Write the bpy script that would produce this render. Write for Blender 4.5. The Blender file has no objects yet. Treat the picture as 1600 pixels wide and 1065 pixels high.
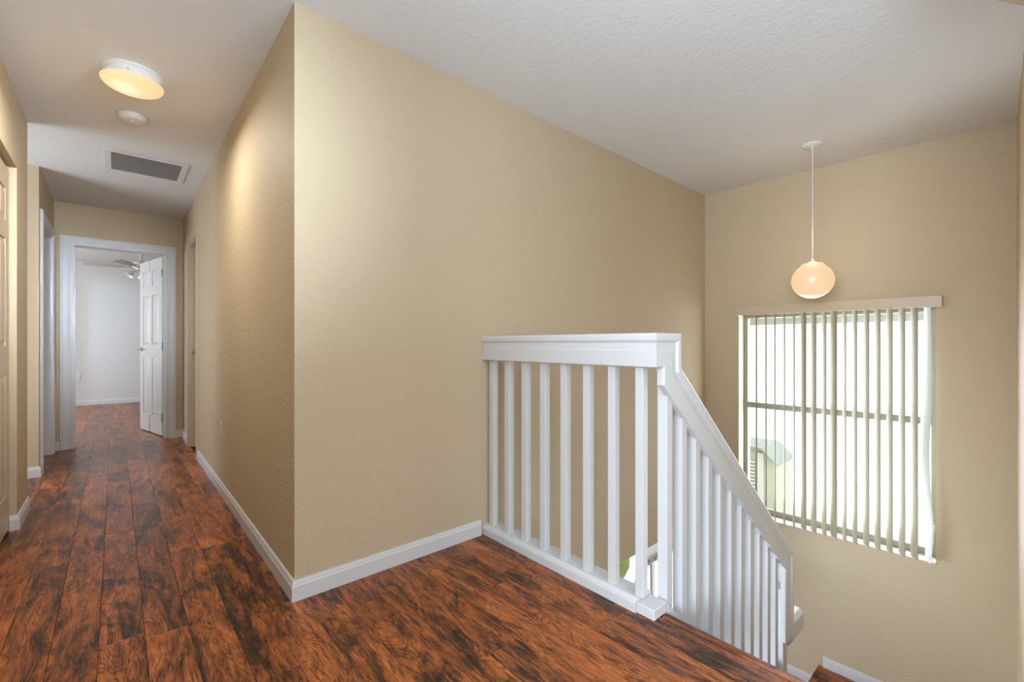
import bpy, bmesh, math, random
from mathutils import Vector, Matrix
random.seed(7)
PI = math.pi
S = bpy.context.scene
COL = S.collection

# ------------------------------------------------------------------ camera
cam = bpy.data.cameras.new('camera')
cam.sensor_width = 36.0
cam.lens = 700.0 / 1600.0 * 36.0
cam.shift_y = 0.0025
cam.clip_start = 0.02
cam_o = bpy.data.objects.new('camera', cam)
cam_o.location = (0, 0, 1.047)
cam_o.rotation_euler = (PI / 2, 0, math.radians(-41.5))
COL.objects.link(cam_o)
S.camera = cam_o

# ------------------------------------------------------------------ world, light, exposure
S.view_settings.view_transform = 'Standard'
S.view_settings.look = 'None'
S.view_settings.gamma = 1.0
S.view_settings.use_curve_mapping = False
S.view_settings.exposure = 0.0
world = bpy.data.worlds.new('world')
S.world = world
world.use_nodes = True
bg = world.node_tree.nodes['Background']
bg.inputs[0].default_value = (0.93, 0.97, 1.0, 1)
bg.inputs[1].default_value = 3.0


def area(name, loc, direction, sx, sy, power, color=(1, 1, 1)):
    l = bpy.data.lights.new(name, 'AREA')
    l.shape = 'RECTANGLE'
    l.size, l.size_y = sx, sy
    l.energy = power
    l.color = color
    o = bpy.data.objects.new(name, l)
    o.location = loc
    o.rotation_euler = Vector(direction).to_track_quat('-Z', 'Y').to_euler()
    COL.objects.link(o)
    return o


DAY = (0.80, 0.93, 1.10)
COOL = (0.72, 0.93, 1.20)
# daylight from an unseen loft window behind; side fill added left of the camera
area('loft_window_daylight', (0.75, -2.9, 1.45), (0, 1, -0.02), 2.0, 1.5, 34, DAY)
area('loft_side_fill', (-2.9, -0.45, 1.4), (1, 0.12, -0.04), 2.0, 1.5, 215, (0.78, 0.94, 1.12))
# added fill lamps behind the camera: one bounced off the loft ceiling, a gridded one down the hall, one on the closet wall
area('bounce_fill', (0.1, -0.45, 1.25), (0.05, 0.12, 1), 1.2, 1.2, 47, COOL)
sb = area('soft_fill', (-0.22, -2.4, 1.75), (-0.02, 1, -0.035), 0.4, 0.5, 3.6, DAY)
sb.data.spread = math.radians(17)
sb = area('soft_fill', (1.3, -0.9, 1.7), (-1.9, 4.1, 0.1), 0.5, 0.6, 6, DAY)
sb.data.spread = math.radians(36)
# daylight entering the stair window
area('stair_window_daylight', (4.42, 1.0, 0.45), (-1, 0, 0.1), 1.2, 1.6, 58, DAY)
# daylight entering the far bedroom's window (out of view to the left)
area('bedroom_window_daylight', (-2.3, 8.6, 1.4), (1, 0.0, 0), 2.2, 1.5, 80, (0.93, 0.98, 1.04))
# daylight in the side passage on the left of the hall
area('passage_window_daylight', (-1.45, 4.6, 1.35), (1, 0, 0.0), 0.8, 1.6, 22, DAY)
# fill added in the lower room to brighten the stairwell
area('lower_room_fill', (1.9, 3.3, -1.3), (0.7, -0.75, 0.12), 1.6, 1.6, 165, DAY)
# daylight entering the lower room
area('lower_window_daylight', (4.35, 4.4, -1.5), (-1, 0, 0), 1.6, 1.6, 8, DAY)


# ------------------------------------------------------------------ materials
def new_mat(name):
    m = bpy.data.materials.new(name)
    m.use_nodes = True
    nt = m.node_tree
    b = nt.nodes['Principled BSDF']
    return m, nt, b


def N(nt, t, **kw):
    n = nt.nodes.new(t)
    for k, v in kw.items():
        setattr(n, k, v)
    return n


def paint(name, col, rough=0.6, bump=0.0, scale=60.0, var=0.0, spec=0.5, dist=0.002):
    m, nt, b = new_mat(name)
    b.inputs['Base Color'].default_value = (*col, 1)
    b.inputs['Roughness'].default_value = rough
    b.inputs['Specular IOR Level'].default_value = spec
    tc = N(nt, 'ShaderNodeTexCoord')
    if bump:
        n = N(nt, 'ShaderNodeTexNoise')
        n.inputs['Scale'].default_value = scale
        n.inputs['Detail'].default_value = 3
        n.inputs['Roughness'].default_value = 0.55
        n2 = N(nt, 'ShaderNodeTexNoise')
        n2.inputs['Scale'].default_value = scale * 0.35
        n2.inputs['Detail'].default_value = 2
        add = N(nt, 'ShaderNodeMath', operation='ADD')
        ramp = N(nt, 'ShaderNodeMapRange')
        ramp.inputs['From Min'].default_value = 0.8
        ramp.inputs['From Max'].default_value = 1.25
        nt.links.new(tc.outputs['Object'], n.inputs['Vector'])
        nt.links.new(tc.outputs['Object'], n2.inputs['Vector'])
        nt.links.new(n.outputs['Fac'], add.inputs[0])
        nt.links.new(n2.outputs['Fac'], add.inputs[1])
        nt.links.new(add.outputs[0], ramp.inputs['Value'])
        bp = N(nt, 'ShaderNodeBump')
        bp.inputs['Strength'].default_value = bump
        bp.inputs['Distance'].default_value = dist
        nt.links.new(ramp.outputs['Result'], bp.inputs['Height'])
        nt.links.new(bp.outputs['Normal'], b.inputs['Normal'])
    if var:
        nv = N(nt, 'ShaderNodeTexNoise')
        nv.inputs['Scale'].default_value = 1.7
        nv.inputs['Detail'].default_value = 3
        mr = N(nt, 'ShaderNodeMapRange')
        mr.inputs['To Min'].default_value = 1 - var
        mr.inputs['To Max'].default_value = 1 + var
        hs = N(nt, 'ShaderNodeHueSaturation')
        hs.inputs['Color'].default_value = (*col, 1)
        nt.links.new(tc.outputs['Object'], nv.inputs['Vector'])
        nt.links.new(nv.outputs['Fac'], mr.inputs['Value'])
        nt.links.new(mr.outputs['Result'], hs.inputs['Value'])
        nt.links.new(hs.outputs['Color'], b.inputs['Base Color'])
    return m


def emit(name, col, strength, base=None):
    m, nt, b = new_mat(name)
    b.inputs['Base Color'].default_value = (*(base or col), 1)
    b.inputs['Emission Color'].default_value = (*col, 1)
    b.inputs['Emission Strength'].default_value = strength
    b.inputs['Roughness'].default_value = 0.3
    return m


def wood(name, dark=1.0):
    m, nt, b = new_mat(name)
    L = nt.links.new
    tc = N(nt, 'ShaderNodeTexCoord')
    oi = N(nt, 'ShaderNodeObjectInfo')
    mul = N(nt, 'ShaderNodeVectorMath', operation='SCALE')
    mul.inputs[0].default_value = (37.0, 91.0, 13.0)
    L(oi.outputs['Random'], mul.inputs['Scale'])
    add = N(nt, 'ShaderNodeVectorMath', operation='ADD')
    L(tc.outputs['Object'], add.inputs[0])
    L(mul.outputs[0], add.inputs[1])

    def mapped(s):
        mp = N(nt, 'ShaderNodeMapping')
        mp.inputs['Scale'].default_value = s
        L(add.outputs[0], mp.inputs['Vector'])
        return mp.outputs[0]

    def noise(vec, scale, detail, rough=0.5, dist=0.0):
        n = N(nt, 'ShaderNodeTexNoise')
        n.inputs['Scale'].default_value = scale
        n.inputs['Detail'].default_value = detail
        n.inputs['Roughness'].default_value = rough
        n.inputs['Distortion'].default_value = dist
        L(vec, n.inputs['Vector'])
        return n.outputs['Fac']

    def math_(op, a, bb=None, clamp=False):
        n = N(nt, 'ShaderNodeMath', operation=op)
        n.use_clamp = clamp
        for i, v in enumerate((a, bb)):
            if v is None:
                continue
            if isinstance(v, (int, float)):
                n.inputs[i].default_value = v
            else:
                L(v, n.inputs[i])
        return n.outputs[0]

    def mr(v, a, c, lo, hi):
        n = N(nt, 'ShaderNodeMapRange')
        n.inputs['From Min'].default_value = a
        n.inputs['From Max'].default_value = c
        n.inputs['To Min'].default_value = lo
        n.inputs['To Max'].default_value = hi
        L(v, n.inputs['Value'])
        return n.outputs['Result']

    def mix(fac, a, c, mode='MIX'):
        n = N(nt, 'ShaderNodeMix', data_type='RGBA', blend_type=mode)
        L(fac, n.inputs['Factor'])
        for i, v in ((6, a), (7, c)):
            if isinstance(v, tuple):
                n.inputs[i].default_value = (*v, 1)
            else:
                L(v, n.inputs[i])
        return n.outputs[2]

    # slow warped field whose contours give the knots and the cathedral figure
    field = noise(mapped((8.5, 1.7, 1.0)), 1.0, 2.5, 0.5, 0.6)
    rings = math_('FRACT', math_('MULTIPLY', field, 30.0))
    rings = math_('ABSOLUTE', math_('SUBTRACT', rings, 0.5))       # 0..0.5
    line = mr(rings, 0.0, 0.27, 1.0, 0.0)
    wob = noise(mapped((60.0, 12.0, 1.0)), 1.0, 4.0, 0.7, 0.9)
    line = math_('MULTIPLY', line, mr(wob, 0.36, 0.52, 0.1, 1.0), True)
    zone = noise(mapped((5.0, 1.6, 1.0)), 1.0, 1.0, 0.5, 0.0)
    line = math_('MULTIPLY', line, mr(zone, 0.38, 0.52, 0.25, 1.0), True)
    # fine fibre streaks
    fibre = noise(mapped((190.0, 11.0, 1.0)), 1.0, 6.0, 0.75, 0.4)
    streak = noise(mapped((48.0, 3.2, 1.0)), 1.0, 6.0, 0.72, 0.9)
    pores = noise(mapped((170.0, 14.0, 1.0)), 1.0, 3.0, 0.65, 0.5)
    # broad blotches of stain
    blotch = noise(mapped((6.5, 2.0, 1.0)), 1.0, 5.0, 0.72, 1.5)
    blotch2 = noise(mapped((30.0, 6.0, 1.0)), 1.0, 5.0, 0.75, 1.3)
    fac = math_('ADD', math_('MULTIPLY', blotch, 0.62), math_('MULTIPLY', blotch2, 0.30))
    fac = math_('ADD', fac, math_('MULTIPLY', streak, 0.32))
    fac = math_('ADD', fac, math_('MULTIPLY', math_('SUBTRACT', oi.outputs['Random'], 0.5), 0.06))
    cr = N(nt, 'ShaderNodeValToRGB')
    e = cr.color_ramp.elements
    e[0].position = 0.47
    e[0].color = (0.030 * dark, 0.0145 * dark, 0.009 * dark, 1)
    e[1].position = 0.76
    e[1].color = (0.64 * dark, 0.205 * dark, 0.050 * dark, 1)
    for p, c in ((0.535, (0.070, 0.029, 0.014)), (0.59, (0.22, 0.068, 0.021)), (0.655, (0.42, 0.122, 0.030))):
        x = e.new(p)
        x.color = (c[0] * dark, c[1] * dark, c[2] * dark, 1)
    L(fac, cr.inputs['Fac'])
    col = cr.outputs['Color']
    col = mix(math_('MULTIPLY', line, 0.78), col, (0.022 * dark, 0.011 * dark, 0.007 * dark))
    fl = mr(fibre, 0.28, 0.72, 0.55, 1.45)
    comb = N(nt, 'ShaderNodeCombineXYZ')
    for i in range(3):
        L(fl, comb.inputs[i])
    one = N(nt, 'ShaderNodeValue')
    one.outputs[0].default_value = 1.0
    col = mix(one.outputs[0], col, comb.outputs[0], 'MULTIPLY')
    col = mix(mr(pores, 0.56, 0.68, 0.0, 0.7), col, (0.02 * dark, 0.010 * dark, 0.007 * dark))
    L(col, b.inputs['Base Color'])
    rr = mr(blotch2, 0.3, 0.7, 0.24, 0.36)
    L(rr, b.inputs['Roughness'])
    b.inputs['Specular IOR Level'].default_value = 0.36
    h = math_('ADD', math_('MULTIPLY', fibre, 0.5), math_('MULTIPLY', line, -0.6))
    h = math_('ADD', h, math_('MULTIPLY', blotch2, 0.8))
    bp = N(nt, 'ShaderNodeBump')
    bp.inputs['Strength'].default_value = 0.22
    bp.inputs['Distance'].default_value = 0.002
    L(h, bp.inputs['Height'])
    L(bp.outputs['Normal'], b.inputs['Normal'])
    return m


M = {}
M['wall'] = paint('beige_wall_paint', (0.56, 0.449, 0.295), 0.62, 0.55, 120, 0.02, 0.35)
M['ceiling'] = paint('ceiling_white', (0.76, 0.76, 0.75), 0.85, 0.5, 90, 0.0, 0.2)
M['white'] = paint('white_trim_paint', (0.66, 0.66, 0.655), 0.35, 0.03, 30, 0.0, 0.45)
M['bedwall'] = paint('pale_grey_wall', (0.66, 0.66, 0.64), 0.7, 0.4, 110, 0.0, 0.25)
M['beige_trim'] = paint('beige_trim_paint', (0.54, 0.43, 0.29), 0.38, 0.08, 30, 0.0, 0.45)
M['beige_door'] = paint('cream_door_paint', (0.58, 0.47, 0.33), 0.32, 0.10, 30, 0.0, 0.5)
M['wood'] = wood('hickory_plank')
M['subfloor'] = paint('dark_joint', (0.02, 0.011, 0.008), 0.8)
M['metal'] = paint('brushed_nickel', (0.45, 0.44, 0.42), 0.3)
M['metal'].node_tree.nodes['Principled BSDF'].inputs['Metallic'].default_value = 0.9
M['alu'] = paint('window_frame_grey', (0.30, 0.305, 0.24), 0.45, 0.0)
M['sill'] = paint('marble_sill', (0.66, 0.52, 0.43), 0.3, 0.15, 20, 0.05)
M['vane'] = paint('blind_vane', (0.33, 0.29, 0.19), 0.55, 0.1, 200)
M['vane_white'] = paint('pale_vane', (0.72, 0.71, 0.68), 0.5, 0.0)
M['grille_dark'] = paint('filter_dark', (0.30, 0.295, 0.29), 0.9)
M['grille'] = paint('grille_grey', (0.50, 0.49, 0.48), 0.5)
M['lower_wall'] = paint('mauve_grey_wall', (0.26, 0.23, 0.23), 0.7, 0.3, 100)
M['curtain'] = paint('pinkish_curtain', (0.36, 0.27, 0.27), 0.8)
M['house'] = paint('neighbour_stucco', (0.40, 0.43, 0.33), 0.9, 0.3, 20)
M['house_white'] = paint('neighbour_trim', (0.55, 0.56, 0.52), 0.8)
M['roof'] = paint('neighbour_roof', (0.24, 0.27, 0.24), 0.9)
M['grass'] = paint('pale_paving', (0.74, 0.76, 0.62), 0.95, 0.5, 10)
M['leaf'] = paint('hedge_leaves', (0.30, 0.36, 0.12), 0.9, 0.8, 40, 0.35)
M['plastic'] = paint('white_plastic', (0.74, 0.74, 0.73), 0.35)
M['beige_plastic'] = paint('almond_plastic', (0.62, 0.52, 0.38), 0.35)
M['dark'] = paint('dark_slot', (0.05, 0.05, 0.05), 0.6)

# vanes let a little daylight through
for k in ('vane', 'vane_white'):
    nt = M[k].node_tree
    b = nt.nodes['Principled BSDF']
    tr = N(nt, 'ShaderNodeBsdfTranslucent')
    tr.inputs[0].default_value = (0.55, 0.5, 0.36, 1) if k == 'vane' else (0.7, 0.7, 0.7, 1)
    mx = N(nt, 'ShaderNodeMixShader')
    mx.inputs[0].default_value = 0.04
    nt.links.new(b.outputs[0], mx.inputs[1])
    nt.links.new(tr.outputs[0], mx.inputs[2])
    nt.links.new(mx.outputs[0], nt.nodes['Material Output'].inputs['Surface'])

# clear window glass (architectural: no refraction, faint reflection)
m, nt, b = new_mat('window_glass')
tr = N(nt, 'ShaderNodeBsdfTransparent')
gl = N(nt, 'ShaderNodeBsdfGlossy')
gl.inputs['Roughness'].default_value = 0.02
mx = N(nt, 'ShaderNodeMixShader')
mx.inputs[0].default_value = 0.05
nt.links.new(tr.outputs[0], mx.inputs[1])
nt.links.new(gl.outputs[0], mx.inputs[2])
nt.links.new(mx.outputs[0], nt.nodes['Material Output'].inputs['Surface'])
M['glass'] = m

# lit frosted glass of the hall light: brightest round its one bulb
m, nt, b = new_mat('lit_frosted_bowl')
tc = N(nt, 'ShaderNodeTexCoord')
ds = N(nt, 'ShaderNodeVectorMath', operation='DISTANCE')
ds.inputs[1].default_value = (-0.03, -0.02, -0.10)
nt.links.new(tc.outputs['Object'], ds.inputs[0])
cr = N(nt, 'ShaderNodeValToRGB')
cr.color_ramp.elements[0].position = 0.02
cr.color_ramp.elements[0].color = (1.15, 0.96, 0.62, 1)
cr.color_ramp.elements[1].position = 0.15
cr.color_ramp.elements[1].color = (0.86, 0.56, 0.27, 1)
x = cr.color_ramp.elements.new(0.07)
x.color = (0.98, 0.72, 0.38, 1)
nt.links.new(ds.outputs['Value'], cr.inputs['Fac'])
nt.links.new(cr.outputs['Color'], b.inputs['Emission Color'])
b.inputs['Base Color'].default_value = (0.25, 0.2, 0.14, 1)
b.inputs['Emission Strength'].default_value = 0.95
b.inputs['Roughness'].default_value = 0.25
M['lamp_glass'] = m
M['globe'] = emit('lit_globe', (0.95, 0.63, 0.36), 0.84, (0.25, 0.2, 0.15))


# ------------------------------------------------------------------ mesh helpers
def link(name, bm, mat, parent=None, loc=None, smooth=False, bevel=0.0):
    me = bpy.data.meshes.new(name)
    bmesh.ops.recalc_face_normals(bm, faces=bm.faces)
    bm.to_mesh(me)
    bm.free()
    if mat is not None:
        me.materials.append(M[mat] if isinstance(mat, str) else mat)
    if smooth:
        for p in me.polygons:
            p.use_smooth = True
    o = bpy.data.objects.new(name, me)
    COL.objects.link(o)
    if loc is not None:
        o.location = loc
    if parent is not None:
        o.parent = parent
    if bevel:
        md = o.modifiers.new('bevel', 'BEVEL')
        md.width = bevel
        md.segments = 2
        md.limit_method = 'ANGLE'
        md.angle_limit = math.radians(40)
    return o


def box(bm, x0, x1, y0, y1, z0, z1):
    v = [bm.verts.new(p) for p in ((x0, y0, z0), (x1, y0, z0), (x1, y1, z0), (x0, y1, z0),
                                   (x0, y0, z1), (x1, y0, z1), (x1, y1, z1), (x0, y1, z1))]
    for f in ((0, 3, 2, 1), (4, 5, 6, 7), (0, 1, 5, 4), (1, 2, 6, 5), (2, 3, 7, 6), (3, 0, 4, 7)):
        bm.faces.new([v[i] for i in f])


def B(*a):
    bm = bmesh.new()
    box(bm, *a)
    return bm


def prism(bm, poly, z0, z1):
    lo = [bm.verts.new((x, y, z0)) for x, y in poly]
    hi = [bm.verts.new((x, y, z1)) for x, y in poly]
    bm.faces.new(lo)
    bm.faces.new(hi)
    n = len(poly)
    for i in range(n):
        j = (i + 1) % n
        bm.faces.new((lo[i], lo[j], hi[j], hi[i]))


def sweep(bm, path, prof, up=(0, 0, 1)):
    """mitred sweep of a closed (side, up) profile along a polyline"""
    P = [Vector(p) for p in path]
    d = [(P[i + 1] - P[i]).normalized() for i in range(len(P) - 1)]
    up = Vector(up)
    s = d[0].cross(up).normalized()
    n = s.cross(d[0]).normalized()
    ring = [P[0] + s * u + n * v for u, v in prof]
    rings = [ring]
    for i in range(1, len(P)):
        nrm = d[i - 1] if i == len(P) - 1 else (d[i - 1] + d[i]).normalized()
        dd = d[i - 1]
        ring = [q + dd * ((P[i] - q).dot(nrm) / dd.dot(nrm)) for q in ring]
        rings.append(ring)
    vs = [[bm.verts.new(q) for q in r] for r in rings]
    k = len(prof)
    for a, c in zip(vs, vs[1:]):
        for i in range(k):
            j = (i + 1) % k
            bm.faces.new((a[i], a[j], c[j], c[i]))
    bm.faces.new(vs[0])
    bm.faces.new(vs[-1])


def tube(bm, a, c, r, seg=12, r2=None):
    a, c = Vector(a), Vector(c)
    r2 = r if r2 is None else r2
    d = (c - a).normalized()
    s = d.orthogonal().normalized()
    t = d.cross(s)
    A = [bm.verts.new(a + (s * math.cos(q) + t * math.sin(q)) * r) for q in [2 * PI * i / seg for i in range(seg)]]
    C = [bm.verts.new(c + (s * math.cos(q) + t * math.sin(q)) * r2) for q in [2 * PI * i / seg for i in range(seg)]]
    for i in range(seg):
        j = (i + 1) % seg
        bm.faces.new((A[i], A[j], C[j], C[i]))
    bm.faces.new(A)
    bm.faces.new(C)


def lathe(bm, prof, seg=40, c=(0, 0, 0)):
    """prof: list of (radius, z); radius 0 closes the end"""
    rings = []
    for r, z in prof:
        if r < 1e-6:
            rings.append([bm.verts.new((c[0], c[1], c[2] + z))])
        else:
            rings.append([bm.verts.new((c[0] + r * math.cos(2 * PI * i / seg), c[1] + r * math.sin(2 * PI * i / seg), c[2] + z)) for i in range(seg)])
    for a, b_ in zip(rings, rings[1:]):
        for i in range(seg):
            j = (i + 1) % seg
            if len(a) == 1 and len(b_) == 1:
                continue
            if len(a) == 1:
                bm.faces.new((a[0], b_[j], b_[i]))
            elif len(b_) == 1:
                bm.faces.new((a[i], a[j], b_[0]))
            else:
                bm.faces.new((a[i], a[j], b_[j], b_[i]))


def struct(name, bm, mat, parent=None, **k):
    o = link(name, bm, mat, parent, **k)
    if parent is None:
        o['kind'] = 'structure'
    return o


def tag(o, label, cat, group=None):
    o['label'] = label
    o['category'] = cat
    if group:
        o['group'] = group
    return o


def thing(name, label, cat, loc=(0, 0, 0), rotz=0.0, group=None):
    o = bpy.data.objects.new(name, None)
    o.empty_display_size = 0.1
    COL.objects.link(o)
    o.location = loc
    o.rotation_euler = (0, 0, rotz)
    return tag(o, label, cat, group)


# ------------------------------------------------------------------ room dimensions
H = 2.44
YS = 1.956                      # face of the wall beside the stair
YE = 6.24                       # end wall of the hall
XL = -0.452                     # left hall wall beyond the jog
XA = -0.417                     # closet wall
YA = 4.14
YC = 3.74
YJ = 5.10
XN = 1.60                       # landing edge
LOW = -2.8125


def XR(y):
    return 0.546 + 0.0056 * (y - YS)


def XW(y):
    return 4.21 - 0.027 * y


# floor slab under the planks (upper storey)
bm = bmesh.new()
T = -0.012
prism(bm, [(-3.0, -3.0), (3.2, -3.0), (3.2, -0.12), (XN, -0.12), (XN, YS + 0.06), (XR(YS) + 0.06, YS + 0.06),
           (XR(YE) + 0.06, YE), (-1.6, YE), (-1.6, 0.6), (-3.0, 0.6)], -0.30, T)
fl = struct('floor', bm, 'subfloor')
bm = bmesh.new()
prism(bm, [(-2.4, YE), (2.2, YE), (2.2, 10.62), (-2.4, 10.62)], -0.30, T)
fb = struct('floor', bm, 'subfloor')

# ceilings
struct('ceiling', B(-3.1, 4.5, -3.1, YE + 0.06, H, H + 0.1), 'ceiling')
struct('ceiling', B(-2.5, 2.3, YE + 0.061, 10.7, H, H + 0.1), M['bedwall'])

# ------------------------------------------------------------------ planks
PW = 0.1237
PX0 = -0.168
plank_mesh = {}


def plank_me(w, l):
    key = (round(w, 3), round(l, 3))
    if key in plank_mesh:
        return plank_mesh[key]
    g, c, t = 0.0006, 0.0016, 0.012
    bm = bmesh.new()
    x, y = w / 2 - g, l / 2 - g
    lo = [bm.verts.new(p) for p in ((-x, -y, -t), (x, -y, -t), (x, y, -t), (-x, y, -t))]
    mi = [bm.verts.new(p) for p in ((-x, -y, -0.0007), (x, -y, -0.0007), (x, y, -0.0007), (-x, y, -0.0007))]
    hi = [bm.verts.new(p) for p in ((-x + c, -y + c, 0), (x - c, -y + c, 0), (x - c, y - c, 0), (-x + c, y - c, 0))]
    for a, b_ in ((lo, mi), (mi, hi)):
        for i in range(4):
            j = (i + 1) % 4
            bm.faces.new((a[i], a[j], b_[j], b_[i]))
    bm.faces.new(hi)
    me = bpy.data.meshes.new('plank')
    bm.to_mesh(me)
    bm.free()
    me.materials.append(M['wood'])
    plank_mesh[key] = me
    return me


def put_plank(x0, x1, y0, y1, parent):
    if x1 - x0 < 0.012 or y1 - y0 < 0.02:
        return
    o = bpy.data.objects.new('plank', plank_me(x1 - x0, y1 - y0))
    o.location = ((x0 + x1) / 2, (y0 + y1) / 2, 0)
    o.parent = parent
    COL.objects.link(o)


def plank_run(xa, xb, ya, yb, off, parent):
    L_ = 1.215
    y = off
    while y > ya:
        y -= L_
    while y < yb:
        put_plank(xa, xb, max(y, ya), min(y + L_, yb), parent)
        y += L_


seams = {0: 2.62, 1: 3.31, 2: 2.05, 3: 2.83, 4: 1.55, 5: 2.33, -1: 3.0, -2: 2.2, 6: 0.9, 7: 1.75, 8: 0.55, 9: 1.18, 10: 0.72, 11: 1.5, 12: 0.35, 13: 1.02, 14: 0.62}
for k in range(-3, 15):
    x0, x1 = PX0 + k * PW, PX0 + (k + 1) * PW
    off = seams.get(k, random.uniform(0, 1.2))
    a, c = max(x0, XA + 0.002), min(x1, XN - 0.03)
    if c <= a:
        continue
    if x1 <= 0.56:
        plank_run(a, c, -0.7, YE + 0.02, off, fl)
    elif x0 < 0.56:
        plank_run(a, c, -0.7, YS + 0.01, off, fl)
        plank_run(a, min(c, 0.571), YS + 0.011, YE + 0.02, off + 0.5, fl)
    else:
        plank_run(a, c, -0.7, YS + 0.01, off, fl)
for k in range(-12, -2):                                       # side passage on the left
    x0, x1 = PX0 + k * PW, PX0 + (k + 1) * PW
    plank_run(x0, min(x1, XA + 0.0015), YA - 0.02, YJ + 0.02, random.uniform(3, 5), fl)
plank_run(XA - 0.075, XA + 0.0015, 2.26, YC - 0.001, 2.9, fl)        # closet threshold
plank_run(XL - 0.115, XA + 0.0015, YJ + 0.021, YE, 5.6, fl)            # beside and under the white door
for k in range(-13, 10):                                       # bedroom
    x0, x1 = PX0 + k * PW, PX0 + (k + 1) * PW
    plank_run(x0, x1, YE + 0.0205, 10.52, seams.get(k, random.uniform(0, 1.2)) + 0.3 * (k % 3), fb)
# rounded front board of the landing
bm = bmesh.new()
prof = [(-0.03, -0.028), (0.004, -0.028), (0.012, -0.022), (0.016, -0.014), (0.012, -0.005), (0.004, 0.0), (-0.03, 0.0)]
sweep(bm, [(XN - 0.001, 0.905, 0), (XN - 0.001, -0.055, 0)], [(-u, v) for u, v in prof])
ns = link('nosing', bm, 'wood', fl)

# ------------------------------------------------------------------ walls
# hall right wall, with the cream door's opening
DY0, DY1, DH = 4.99, 5.60, 2.045
bm = bmesh.new()


def hallwall(bm, y0, y1, z0, z1):
    prism(bm, [(XR(y0), y0), (XR(y0) + 0.12, y0), (XR(y1) + 0.12, y1), (XR(y1), y1)], z0, z1)


hallwall(bm, YS + 0.06, DY0, -0.012, H)
hallwall(bm, DY1, YE, -0.012, H)
hallwall(bm, DY0, DY1, DH, H)
struct('wall_hall_right', bm, 'wall')
# stair wall
bm = bmesh.new()
prism(bm, [(XR(YS), YS), (XW(YS), YS), (XW(YS), YS + 0.12), (XR(YS) + 0.12, YS + 0.12), (XR(YS), YS + 0.06)], -0.012, H)
box(bm, XN + 0.002, 4.15, YS, YS + 0.12, -0.58, -0.012)
struct('wall_stair', bm, 'wall')
# window wall (openings: stair window, lower window)
WY0, WY1, WZ0, WZ1 = 0.372, 1.652, -0.462, 1.302
LY0, LY1, LZ0, LZ1 = 2.62, 3.05, -2.75, -1.15
bm = bmesh.new()


def winwall(bm, y0, y1, z0, z1, a=0.0, c=0.16):
    prism(bm, [(XW(y0) + a, y0), (XW(y0) + c, y0), (XW(y1) + c, y1), (XW(y1) + a, y1)], z0, z1)


winwall(bm, -0.2, WY0, LOW, H)
winwall(bm, WY1, YS + 0.06, LOW, H)
winwall(bm, WY0, WY1, LOW, WZ0)
winwall(bm, WY0, WY1, WZ1, H)
struct('wall_window', bm, 'wall')
bm = bmesh.new()
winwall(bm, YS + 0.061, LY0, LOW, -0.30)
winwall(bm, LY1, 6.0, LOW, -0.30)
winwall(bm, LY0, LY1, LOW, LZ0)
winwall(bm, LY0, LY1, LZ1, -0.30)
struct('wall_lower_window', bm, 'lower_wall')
# right wall beside the stair
bm = bmesh.new()
prism(bm, [(4.21, 0.006), (1.62, -0.054), (1.62, -0.16), (4.37, -0.16), (4.37, 0.006)], LOW, H)
struct('wall_right', bm, 'wall')
bm = bmesh.new()
prism(bm, [(2.555, -0.033), (2.39, 0.065), (2.10, 0.23), (1.80, 0.23), (1.80, -0.05)], 2.30, H)
struct('trim_ceiling_bulkhead', bm, 'wall')
# closet wall on the left
bm = bmesh.new()
box(bm, XA - 0.12, XA, YC, YA, -0.012, H)
struct('wall_closet', bm, 'wall')
struct('wall_closet_header', B(XA - 0.12, XA, 2.25, YC, 2.035, H), 'wall')
struct('wall_closet_near', B(XA - 0.12, XA, 0.6, 2.25, -0.012, H), 'wall')
struct('wall_loft_far', B(-3.0, XA - 0.121, 0.6, 0.72, -0.012, H), 'wall')
bm = bmesh.new()
box(bm, -3.12, -3.0, -3.0, -1.5, -0.012, H)
box(bm, -3.12, -3.0, 0.6, 0.72, -0.012, H)
box(bm, -3.12, -3.0, -1.5, 0.6, -0.012, 0.6)
box(bm, -3.12, -3.0, -1.5, 0.6, 2.2, H)
struct('wall_loft_left', bm, 'wall')  # unseen wall, its opening added for the side fill light
struct('wall_passage_end', B(-1.62, -1.5, 2.0, YE, -0.012, H), 'wall')
struct('wall_closet_back', B(-1.5, XA - 0.121, YA - 0.12, YA, -0.012, H), 'wall')
struct('wall_closet_side', B(-1.5, XA - 0.121, 2.13, 2.25, -0.012, H), 'wall')
struct('wall_jog', B(-1.5, XL - 0.121, YJ, YJ + 0.1, -0.012, H), 'wall')
# left hall wall beyond the jog, with the white door's opening
WDY0, WDY1 = 5.24, 6.06
bm = bmesh.new()
box(bm, XL - 0.12, XL, YJ, WDY0, -0.012, H)
box(bm, XL - 0.12, XL, WDY1, YE, -0.012, H)
box(bm, XL - 0.12, XL, WDY0, WDY1, 2.065, H)
struct('wall_left', bm, 'wall')
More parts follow.
